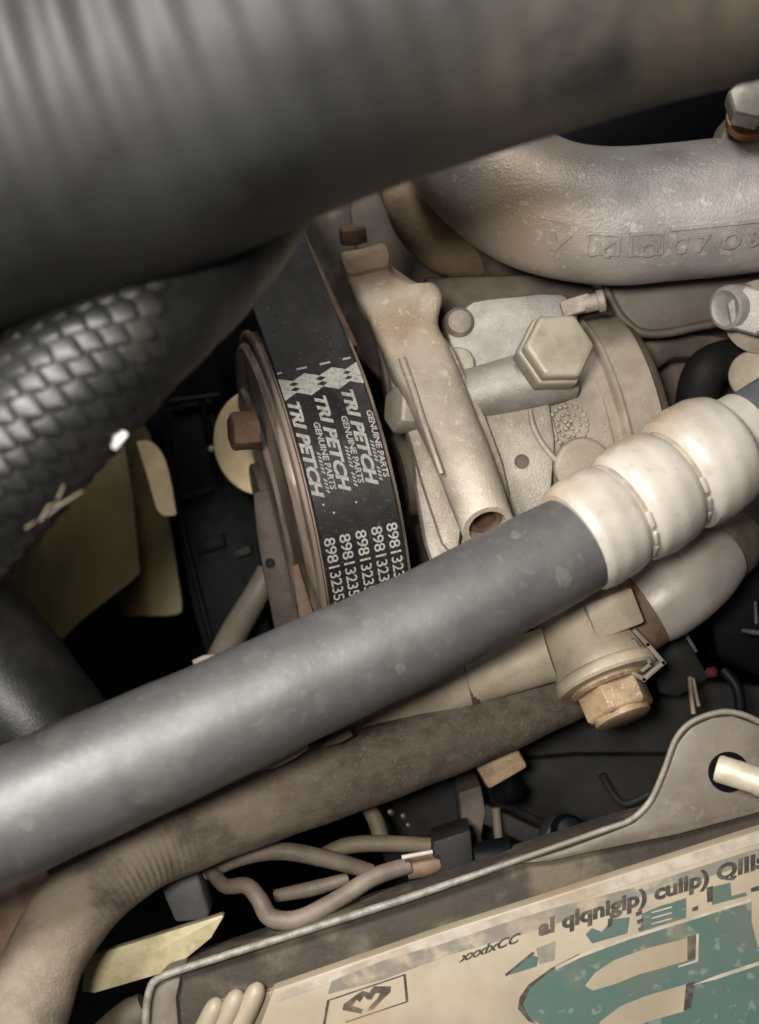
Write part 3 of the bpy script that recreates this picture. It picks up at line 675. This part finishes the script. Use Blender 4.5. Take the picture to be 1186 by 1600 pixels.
# ------------------------------------------------------------------ grey heater hose
gh = Path([(-360, 1430, 64, 112), (-180, 1352, 60, 108), (0, 1277, 56, 104), (220, 1180, 50, 99), (450, 1075, 43, 93), (680, 967, 37, 87), (905, 847, 30, 80), (960, 815, 27, 74)], 12)
ght = thing('grey_hose', 'fat smooth grey rubber hose crossing diagonally into the white coupling', 'hose', P(450, 1075, 20))
def gh_rf(l, a): return 0.12 * math.sin(l * .11 + a) + 0.08 * math.sin(l * .29 + 2 * a)
build('hose_wall', tube(gh, 64, gh_rf), M['grey_rubber'], ght)
def hose_mark(px, py, rl, ra, seed):
    rnd = random.Random(seed)
    g = min(((gh.surf(l * .5, a * .02), l * .5, a * .02) for l in range(int(gh.len[-1] * 2)) for a in range(-70, 71, 4)),
            key=lambda q: (q[0].x / sc(q[0].z) + 593 - px) ** 2 + (800 - q[0].y / sc(q[0].z) - py) ** 2)
    l0_, a0_ = g[1], g[2]; V = [gh.surf(l0_, a0_, .06 + gh_rf(l0_, a0_))]; n = 14
    for f in (.55, 1.0):
        for k in range(n):
            t = 2 * math.pi * k / n; j = rnd.uniform(.82, 1.15) if f == 1 else 1
            l_, a_ = l0_ + rl * f * j * math.cos(t), a0_ + ra * f * j * math.sin(t)
            V.append(gh.surf(l_, a_, (.06 if f < 1 else .02) + gh_rf(l_, a_)))
    F = [[0, 1 + k, 1 + (k + 1) % n] for k in range(n)] + [[1 + k, 1 + n + k, 1 + n + (k + 1) % n, 1 + (k + 1) % n] for k in range(n)]
    return V, F
for i, (x, y, rl, ra) in enumerate(((882, 906, 2.0, .24), (806, 838, 1.4, .12), (627, 1046, 1.3, .12), (40, 1282, 2.0, .14), (630, 950, 1.2, .1))):
    build('worn_mark', hose_mark(x, y, rl, ra, i), M['scuff'], ght)

# ------------------------------------------------------------------ dusty brown pipe
dp = Path([(10, 1760, 34, 66), (26, 1660, 34, 66), (44, 1580, 32, 65), (72, 1493, 28, 64), (128, 1408, 22, 64), (210, 1338, 14, 63), (320, 1290, 6, 62), (450, 1243, 0, 61), (600, 1190, -6, 60), (740, 1136, -12, 58), (860, 1082, -18, 57), (980, 1020, -26, 56)], 12)
def dp_rf(l, a):
    p, t, u, v, r = dp.at(l)
    w = 0.0
    x = (p.x / sc(p.z)) + 593
    if 100 < x < 320:
        f = math.sin(math.pi * (x - 100) / 220) * max(0, math.cos(a - dp_side * 0.75)) ** 6
        w = 0.28 * f * math.sin(l * 2 * math.pi / 2.1)
    return w + 0.12 * math.sin(l * .31 + 2 * a)
pa = dp.surf(dp.len[40], 0.8); pb2 = dp.surf(dp.len[40], -0.8)
dp_side = 1 if (pa.x - pa.y) > (pb2.x - pb2.y) else -1
tag(build('brown_pipe', tube(dp, 56, dp_rf, step=0.5), M['dusty_pipe']), 'dusty brown bent pipe running below the fat grey hose', 'pipe')

# beige pipe between them, with band
bgp = thing('beige_pipe', 'dusty beige pipe glimpsed between the grey hose and brown pipe', 'pipe', P(720, 1070, -20))
build('pipe_wall', px_tube([(520, 1130, -14, 40), (600, 1102, -12, 41), (720, 1065, -8, 42), (860, 1022, -4, 43)], 32), M['beige_pipe'], bgp)
build('band', px_tube([(728, 1062, -8, 44), (740, 1059, -8, 44)], 32, 2), M['cast_dark'], bgp)

# ------------------------------------------------------------------ drain fitting with rusty bolt
df = thing('drain_fitting', 'round dusty metal fitting with a rusty hex bolt beneath the coupling', 'fitting', P(930, 1020, -10))
da = V3((0.33, -0.86, 0.38)).normalized()
do = P(900, 950, -12)
build('body', lathe(do, da, [(-8, 12), (-6, 14), (14, 14.4), (20, 14.2), (20.5, 15.2), (21.5, 15.7), (23.6, 15.7), (24.4, 15.0), (24.6, 12)], 56), M['beige_pipe'], df)
build('square_block', box(P(958, 958, 4), (0.93, 0.36, 0.0), (0, 0, 1), 14.5, 11, 6, 1.0), M['beige_pipe'], df)
build('side_pin', lathe(P(925, 975, 2), (0, 0, 1), [(0, 2.2), (3, 2.2), (3.6, 1.4)], 18), M['beige_pipe'], df)
build('washer', lathe(do + da * 24, da, [(0, 12), (1.6, 12.0), (2.4, 11)], 44), M['rust_bolt'], df)
build('hex_bolt', merge(hexhead(do + da * 26, da, 10.4, 8.5, 0.35), lathe(do + da * 34.2, da, [(0, 8.6), (1.6, 8.3), (2.2, 7.2)], 32)), M['rust_bolt'], df)
def strip_loop(pts, z, w, t, closed=False):
    parts = []
    for a, b in zip(pts, pts[1:]):
        A, B = P(*a, z), P(*b, z); d = B - A
        parts.append(box((A + B) / 2, d, (0, 0, 1), d.length + t, t, w, .2))
    return merge(*parts)
build('clip', strip_loop([(990, 985), (1010, 1006), (1034, 1034), (1004, 1060), (986, 1050)], 4, 5, 1.3), M['tab'], df)
build('clip', strip_loop([(988, 1000), (1006, 1026), (1015, 1036), (1002, 1046)], 3, 5, 1.1), M['tab'], df)

# metal elbow under the coupling
me_ = thing('metal_elbow', 'smooth grey metal elbow pipe with dark hose end beneath the white coupling', 'elbow', P(1060, 920, -20))
build('elbow_wall', px_tube([(1012, 950, -12, 62), (1035, 935, -12, 66), (1070, 908, -13, 67), (1100, 885, -15, 62), (1125, 866, -18, 52)], 40), M['smooth_grey'], me_)
build('rear_lobe', px_tube([(1098, 878, -24, 58), (1120, 862, -24, 58), (1140, 850, -26, 54), (1158, 838, -30, 40)], 36), M['cast_dark'], me_)
build('hose_end', px_tube([(968, 988, -14, 56), (1000, 962, -13, 58), (1022, 944, -13, 62.5)], 36), M['brown_bolt'], me_)
build('white_tip', px_tube([(1045, 990, -20, 10), (1065, 978, -20, 11), (1085, 958, -22, 8)], 12), M['white_plastic'], me_)

# ------------------------------------------------------------------ radiator support with printed panel
rd = thing('radiator_support', 'brown metal radiator support with a tan printed panel along the bottom', 'radiator', P(700, 1500, -40))
trim_line = [(228, 1640), (228, 1590), (234, 1548), (252, 1527), (330, 1500), (480, 1453), (649, 1399), (820, 1340), (940, 1298), (987, 1280), (1017, 1250), (1038, 1203), (1055, 1157), (1077, 1131), (1111, 1116), (1145, 1113), (1190, 1130), (1260, 1180)]
edge = [(1260, 1273), (1186, 1297), (933, 1378), (680, 1459), (426, 1547)]
build('channel', prism([(252, 1534), (480, 1458), (649, 1404), (820, 1345), (960, 1300), (1186, 1240), (1260, 1230)] + [(1260, 1300), (1186, 1322), (680, 1484), (426, 1572), (300, 1700), (228, 1700), (230, 1580)], 15, -6, 1.0), M['channel'], rd)
build('tab_plate', prism([(800, 1352), (880, 1328), (960, 1298), (992, 1284), (1020, 1252), (1041, 1205), (1058, 1160), (1080, 1136), (1112, 1121), (1145, 1118), (1188, 1134), (1260, 1185), (1260, 1250), (1186, 1271), (1060, 1305), (936, 1330), (860, 1347)], 18.5, 12, 1.2), M['tab'], rd)
build('corner_curve', prism([(234, 1552), (252, 1533), (284, 1524), (276, 1560), (280, 1610), (290, 1700), (230, 1700)], 17.5, 0, 1.2), M['tab'], rd)
build('trim', px_tube([(a, b, 18.5, 6.5 if a < 700 else 5) for a, b in trim_line], 12, 6, rf=None), M['trim'], rd)
tfr = Path([(a, b, 19, 7.5) for a, b in trim_line], 6)
build('stud_hole', lathe(P(1138, 1206, 18.7), (0, 0, 1), [(0, 5.6), (.35, 5.6), (.35, 4.9), (.2, 4.8)], 28), M['black'], rd)
build('stud', merge(lathe(P(1120, 1200, 20), (0.9, -0.24, 0.36), [(0, 3.4), (.8, 3.8), (11, 3.8), (11.1, 4.2), (26, 4.2)], 28)), M['bolt'], rd)
panel = build('panel', prism([(1260, 1273), (1186, 1297), (933, 1378), (680, 1459), (426, 1547), (400, 1620), (360, 1760), (1260, 1760)], 20, 6, .7), M['label'], rd)
build('fin_base', prism([(285, 1700), (318, 1590), (345, 1566), (440, 1545), (410, 1640), (400, 1700)], 17.8, 6, .5), M['label'], rd)
for i, (tx, ty) in enumerate(((340, 1560), (372, 1547), (404, 1536))):
    build('fin', px_tube([(tx + 2, ty, 19, 6), (tx - 4, ty + 14, 20, 15), (tx - 24, ty + 56, 20, 17), (tx - 66, ty + 140, 20, 17)], 18), M['label'], rd)
# prints lying on the panel (each layer a hair above the last)
ZP = 20.12
def off(p, dx, dy): return (p[0] + dx, p[1] + dy)
def pr(name, poly, z, m): return build(name, sheet(poly, z), m, panel, smooth=False)
pr('pale_edge', [(430, 1553), (680, 1463), (933, 1382), (1260, 1277), (1260, 1294), (933, 1398), (680, 1478), (432, 1566)], ZP, M['label_edge'])
pr('grey_band', [(518, 1533), (600, 1500), (700, 1472), (800, 1438), (860, 1420), (1000, 1384), (1186, 1325), (1260, 1303), (1260, 1330), (1186, 1345), (1060, 1384), (960, 1412), (860, 1446), (780, 1470), (700, 1492), (600, 1530), (512, 1553)], ZP + .04, M['band'])
# boxed emblem
def line(a, b, w, z, m, name='frame_line'):
    d = V3((b[0] - a[0], b[1] - a[1], 0)).normalized() * (w / 2); nx, ny = -d.y, d.x
    return pr(name, [(a[0] + nx, a[1] + ny), (b[0] + nx, b[1] + ny), (b[0] - nx, b[1] - ny), (a[0] - nx, a[1] - ny)], z, m)
line((513, 1563), (632, 1523), 2, ZP + .05, M['ink']); line((632, 1522), (636, 1565), 4, ZP + .06, M['ink'])
line((636, 1565), (540, 1597), 2, ZP + .05, M['ink']); line((513, 1563), (506, 1602), 4, ZP + .06, M['ink'])
pr('emblem_mark', [(535, 1578), (537, 1569), (556, 1555), (566, 1548), (577, 1551), (584, 1541), (600, 1541), (611, 1541), (610, 1550), (597, 1562), (583, 1577), (575, 1579), (577, 1573), (590, 1560), (594, 1551), (586, 1552), (580, 1562), (573, 1561), (569, 1556), (562, 1566), (557, 1562), (550, 1571), (567, 1577), (564, 1584)], ZP + .05, M['ink'])
# lettering rows
def print_text(s, a, b, h, m, name, bold=0.03, shear=0.25, z=ZP + .07):
    A, B = P(*a, z), P(*b, z); ex = (B - A).normalized(); ey = V3((-ex.y, ex.x, 0))
    V, F = text_mesh(s, 1.0, bold, shear)
    xs = [v.x for v in V]; x0, x1 = min(xs), max(xs); k = (B - A).length / (x1 - x0); hh = h * K / 0.7
    return build(name, ([A + ex * ((v.x - x0) * k) + ey * (v.y * hh) for v in V], F), m, panel, smooth=False)
print_text("al qlqnigip) cuiip) QIIIs", (842, 1462), (1200, 1352), 21, M['ink'], 'lettering', 0.045)
print_text("xxxIxCC", (716, 1504), (818, 1469), 12, M['ink'], 'small_lettering', 0.03, 0.6)
# teal artwork
T1 = ZP + .06
pr('teal_print', [(1174, 1410), (1174, 1440), (1184, 1480), (1230, 1480), (1230, 1690), (900, 1690), (850, 1604), (826, 1590), (815, 1570), (828, 1543), (862, 1516), (905, 1494), (980, 1466), (1080, 1436)], T1, M['teal'])
pr('dark_outline', [(862, 1512), (905, 1490), (905, 1494), (862, 1516), (829, 1543), (817, 1570), (828, 1590), (838, 1600), (826, 1596), (809, 1576), (812, 1558), (826, 1538)], T1 + .02, M['ink'])
pr('pale_outline', [(868, 1510), (905, 1492), (980, 1464), (1080, 1433), (1174, 1404), (1174, 1408), (1080, 1438), (980, 1469), (905, 1497), (868, 1516)], T1 + .03, M['label_edge'])
pr('tan_counter', [(1078, 1465), (1078, 1500), (1000, 1522), (960, 1538), (926, 1548), (914, 1540), (930, 1520), (960, 1500), (1010, 1482)], T1 + .04, M['label'])
pr('tan_counter', [(1074, 1537), (1070, 1580), (1020, 1594), (980, 1608), (930, 1618), (938, 1596), (970, 1572), (1010, 1556)], T1 + .04, M['label'])
pr('dark_bar', [(1074, 1463), (1088, 1460), (1086, 1496), (1074, 1501)], T1 + .06, M['ink'])
pr('dark_bar', [(1072, 1538), (1086, 1533), (1080, 1574), (1068, 1580)], T1 + .06, M['ink'])
pr('pale_outline', [(1088, 1460), (1092, 1458), (1091, 1502), (1060, 1512), (1060, 1509), (1087, 1500)], T1 + .07, M['label_edge'])
pr('pale_outline', [(1080, 1540), (1120, 1524), (1180, 1504), (1230, 1490), (1230, 1496), (1180, 1510), (1120, 1530)], T1 + .07, M['label_edge'])
pr('small_teal_letter', [(1112, 1386), (1141, 1379), (1143, 1400), (1165, 1394), (1168, 1399), (1112, 1414)], T1, M['teal'])
pr('dark_bar', [(1104, 1387), (1114, 1384), (1114, 1408), (1105, 1410)], T1 + .02, M['ink'])
pr('small_teal_letter', [(1003, 1428), (1030, 1416), (1072, 1403), (1072, 1434), (1030, 1446), (1000, 1456)], T1, M['teal'])
for k in range(3):
    pr('dark_bar', [(993 + k * 2, 1426 + k * 12), (1003 + k * 2, 1422 + k * 12), (1003 + k * 2, 1428 + k * 12), (994 + k * 2, 1432 + k * 12)], T1 + .02, M['ink'])
    line((1018, 1426 + k * 9), (1050, 1417 + k * 9), 2, T1 + .03, M['label_edge'], 'pale_line')
pr('small_teal_letter', [(958, 1436), (984, 1433), (980, 1458), (925, 1474), (915, 1460), (925, 1450), (940, 1456)], T1, M['teal'])
pr('dark_bar', [(950, 1436), (958, 1432), (956, 1446), (949, 1450)], T1 + .02, M['ink'])
pr('dark_bar', [(1082, 1418), (1091, 1415), (1090, 1422), (1081, 1424)], T1 + .02, M['ink'])
pr('dark_bar', [(1173, 1388), (1190, 1382), (1190, 1390), (1173, 1394)], T1 + .02, M['ink'])
pr('teal_swoosh', [(792, 1524), (832, 1492), (842, 1496), (838, 1510), (812, 1518)], T1, M['teal'])
line((790, 1524), (834, 1488), 4, T1 + .03, M['ink'], 'dark_bar')
pr('brown_patch', [(838, 1482), (868, 1470), (866, 1500), (842, 1506)], T1 + .04, M['band'])

# ------------------------------------------------------------------ cables, connectors and dark bits behind the radiator
tag(build('cable', px_tube([(330, 1360, -8, 11), (352, 1384, -4, 12), (385, 1384, 0, 13), (405, 1405, 3, 14), (424, 1434, 4, 15), (468, 1436, 4, 15), (530, 1404, 2, 14), (585, 1370, 0, 14), (640, 1352, -2, 13)], 20), M['cable']), 'pinkish brown cable bent in a hook shape above the pale trim', 'cable')
tag(build('cable', px_tube([(320, 1366, -10, 10), (380, 1340, -8, 12), (440, 1330, -6, 14), (510, 1342, -7, 14), (580, 1362, -10, 12)], 20), M['cable']), 'brown cable arching just beneath the dusty brown pipe', 'cable')
tag(build('cable', px_tube([(490, 1344, -16, 11), (540, 1322, -14, 13), (600, 1318, -14, 13), (690, 1322, -16, 12)], 20), M['cable2']), 'olive brown straight cable running to the dark connector', 'cable')
tag(build('cable', px_tube([(430, 1400, -14, 10), (490, 1388, -12, 12), (545, 1372, -12, 9)], 16), M['cable']), 'short tan cable seen inside the hooked cable loop', 'cable')
tag(build('cable', px_tube([(575, 1260, -20, 12), (588, 1285, -18, 13), (598, 1320, -18, 13)], 16), M['cable2']), 'short upright brown cable dropping from the brown pipe', 'cable')
tag(build('white_sleeve', px_tube([(628, 1340, 2, 4), (676, 1331, 2, 3.5)], 10), M['label_edge']), 'thin pale sleeve lying over the cable ends', 'sleeve')
cn = thing('connector', 'dark grey wiring connector block where the brown cables end', 'connector', P(705, 1335, -20))
build('housing', prism([(676, 1315), (736, 1296), (742, 1368), (690, 1388), (674, 1372)], -2, -20, 1.0), M['dark_panel'], cn)
build('socket', px_tube([(636, 1358, -4, 17), (664, 1352, -4, 18), (682, 1346, -5, 18)], 18), M['brown_bolt'], cn)
tag(build('black_plug', bevelled(*lathe(P(742, 1345, -6), (0.95, 0.2, 0), [(0, 5), (11, 5), (11.4, 4)], 24), .3), M['black']), 'black cylindrical plug lying against the pale trim', 'plug')
bk = thing('inner_bracket', 'brown stamped bracket standing behind the radiator support', 'bracket', P(745, 1270, -60))
build('upright', prism([(715, 1238), (752, 1226), (760, 1270), (752, 1310), (762, 1335), (728, 1338), (722, 1290)], -26, -60, 1.2), M['cast_dark'], bk)
build('foot', box(P(800, 1290, -30), (0.85, -0.4, 0), (0, 0, 1), 22, 6, 6, .8), M['dark_panel'], bk)
build('pin', px_tube([(775, 1262, -24, 7), (780, 1318, -24, 7)], 12), M['cast_dark'], bk)
tag(build('tan_lug', bevelled(*merge(box(P(782, 1194, -22), (0.86, 0.5, 0), (0, 0, 1), 14, 8.5, 9, 0)), 1.4), M['rust_bolt']), 'small tan metal lug poking out under the brown pipe', 'lug')
tag(build('black_stopper', lathe(P(806, 1236, -24), (-0.7, 0.2, 0.6), [(0, 3.5), (2, 4.6), (6, 4.6), (7.5, 3.6)], 24), M['black']), 'small black rubber cap beside the tan lug', 'cap')
cq = thing('valve_cap', 'black domed cap on a dark flange in front of the grey panel', 'cap', P(886, 1300, -20))
build('dome', lathe(P(886, 1298, -12), (0, 0.25, 1), [(0, 5), (4, 4.8), (6.6, 3.6), (7.4, 1.5)], 28), M['black'], cq)
build('flange', prism([(848, 1310), (868, 1282), (906, 1288), (940, 1304), (920, 1330), (860, 1342)], -12, -24, 1.0, smooth=2), M['dark_panel'], cq)
bits = [(588, 1278, 5), (612, 1270, 6), (632, 1276, 6), (640, 1290, 5)]
for i, (x, y, r) in enumerate(bits):
    tag(build('small_screw', lathe(P(x, y, -20), (-.2, .3, .9), [(0, r * .15), (2.5, r * .15), (3.2, r * .08)], 12), M['tab']), ('leftmost tiny bright screw head in the dark gap under the brown pipe', 'second tiny screw head from the left under the brown pipe', 'third tiny screw head from the left under the brown pipe', 'lowest tiny screw head at the right end of its row under the brown pipe')[i], 'screw', 'tiny screws under the brown pipe')
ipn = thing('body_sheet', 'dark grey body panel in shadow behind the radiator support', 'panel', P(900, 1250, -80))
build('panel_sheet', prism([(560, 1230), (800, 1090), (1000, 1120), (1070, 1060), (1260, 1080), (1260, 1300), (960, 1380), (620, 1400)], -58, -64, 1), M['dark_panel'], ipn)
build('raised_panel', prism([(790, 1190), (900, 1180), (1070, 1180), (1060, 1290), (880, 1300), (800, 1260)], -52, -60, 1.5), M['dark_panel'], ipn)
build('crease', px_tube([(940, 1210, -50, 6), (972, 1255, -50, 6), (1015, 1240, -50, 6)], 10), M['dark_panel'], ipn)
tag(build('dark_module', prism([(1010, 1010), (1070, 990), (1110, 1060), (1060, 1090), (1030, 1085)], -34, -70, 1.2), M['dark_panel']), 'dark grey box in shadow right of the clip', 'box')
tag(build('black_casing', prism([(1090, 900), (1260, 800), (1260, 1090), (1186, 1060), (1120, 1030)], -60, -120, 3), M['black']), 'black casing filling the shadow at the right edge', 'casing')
wr = thing('wire_bundle', 'thin tan wire pair with a red tip above the grey tab', 'wire', P(1080, 1080, -30))
build('wire', px_tube([(1078, 1058, -20, 4), (1080, 1085, -18, 4), (1084, 1116, -16, 4)], 10), M['cable2'], wr)
build('wire', px_tube([(1083, 1060, -20, 3), (1088, 1085, -18, 3), (1092, 1104, -16, 3)], 10), M['tab'], wr)
build('red_tip', lathe(P(1104, 1052, -18), (.6, .2, .6), [(0, 1.0), (1, 1.7), (3, 1.6), (3.6, .8)], 14), M['red'], wr)
build('wire', px_tube([(1068, 985, -24, 3), (1080, 1005, -22, 3), (1088, 1018, -22, 3)], 8), M['grey_box'], wr)
tag(build('black_cable', px_tube([(1130, 1046, -18, 8), (1152, 1075, -16, 9), (1158, 1118, -16, 9)], 12), M['black']), 'black cable curving down behind the rounded grey tab', 'cable')
tag(build('wire_frond', merge(px_tube([(1160, 985, -40, 3), (1180, 988, -38, 4), (1200, 990, -38, 3)], 8), px_tube([(1180, 940, -40, 2), (1182, 975, -38, 3)], 8)), M['grey_box']), 'faint grey wire ends against the black casing', 'wire')

# grey block and yellow plate lower left
tag(build('grey_block', prism([(246, 1376), (306, 1352), (328, 1428), (322, 1438), (274, 1442)], -4, -20, 1.0), M['grey_box']), 'dark grey block under the bend of the brown pipe', 'block')
tag(build('yellow_plate', prism([(132, 1497), (346, 1430), (350, 1432), (330, 1466), (268, 1517), (148, 1552), (128, 1550)], 2, -2, .6), M['yellow_plate']), 'mottled yellow metal plate below the bend of the brown pipe', 'plate')
tag(build('clay_lump', px_tube([(170, 1620, 0, 30), (205, 1590, 2, 30), (228, 1574, 2, 24)], 16), M['cast_dark']), 'dull brown lump at the lower left corner of the support', 'lump')
# brown guard behind the hose left of the pipe
tag(build('brown_guard', prism([(-120, 1380), (60, 1330), (110, 1350), (40, 1480), (-60, 1640), (-160, 1640)], -2, -12, 1.2), M['brown_bolt']), 'dark brown guard between grey hose and brown pipe at the left edge', 'guard')
# leafy scraps lodged between hose and pipe, and a light chip
for i, (poly, z, lab) in enumerate((([(402, 1204), (440, 1178), (478, 1160), (482, 1170), (462, 1184), (430, 1200)], 24, 'torn tan scrap wedged between grey hose and brown pipe'),
                                    ([(502, 1168), (520, 1146), (545, 1138), (552, 1150), (530, 1162)], 12, 'pale crumb of debris right of the torn tan scrap'))):
    tag(build('debris_scrap', prism(poly, z, z - 1.2, .3), M['straw' if i else 'yellow_plate']), lab, 'debris')
tag(build('white_chip', bevelled(*merge(box(bp_.surf(bp_.len[-1] * 0.5, 0, 0), (1, 0, 0), (0, 0, 1), .1, .1, .1, 0)), .01), M['chip']), 'x', 'chip') if False else None
tag(build('white_chip', box(P(184, 686, 104), (0.62, 0.75, 0.1), (0.3, -0.3, 0.9), 4.6, 2.4, 1.0, .4), M['chip']), 'small white chip stuck on the braided hose edge', 'chip')
st = []
for (a, b) in (((62, 815), (76, 790)), ((76, 790), (98, 786)), ((98, 786), (62, 815)), ((90, 780), (100, 758)), ((96, 788), (128, 768)), ((40, 826), (55, 815))):
    A, B = P(*a, 112), P(*b, 110); st.append(box((A + B) / 2, B - A, (0, 0, 1), (B - A).length, .45, .4, .05))
tag(build('dry_stalks', merge(*st), M['straw']), 'dry plant stalks caught on the lower edge of the braided hose', 'debris')
tag(build('tan_scrap', prism([(300, 1032), (318, 1024), (340, 1022), (338, 1034), (305, 1046)], 44, 42, .3), M['cable']), 'thin tan scrap peeking over the top of the grey hose', 'debris')
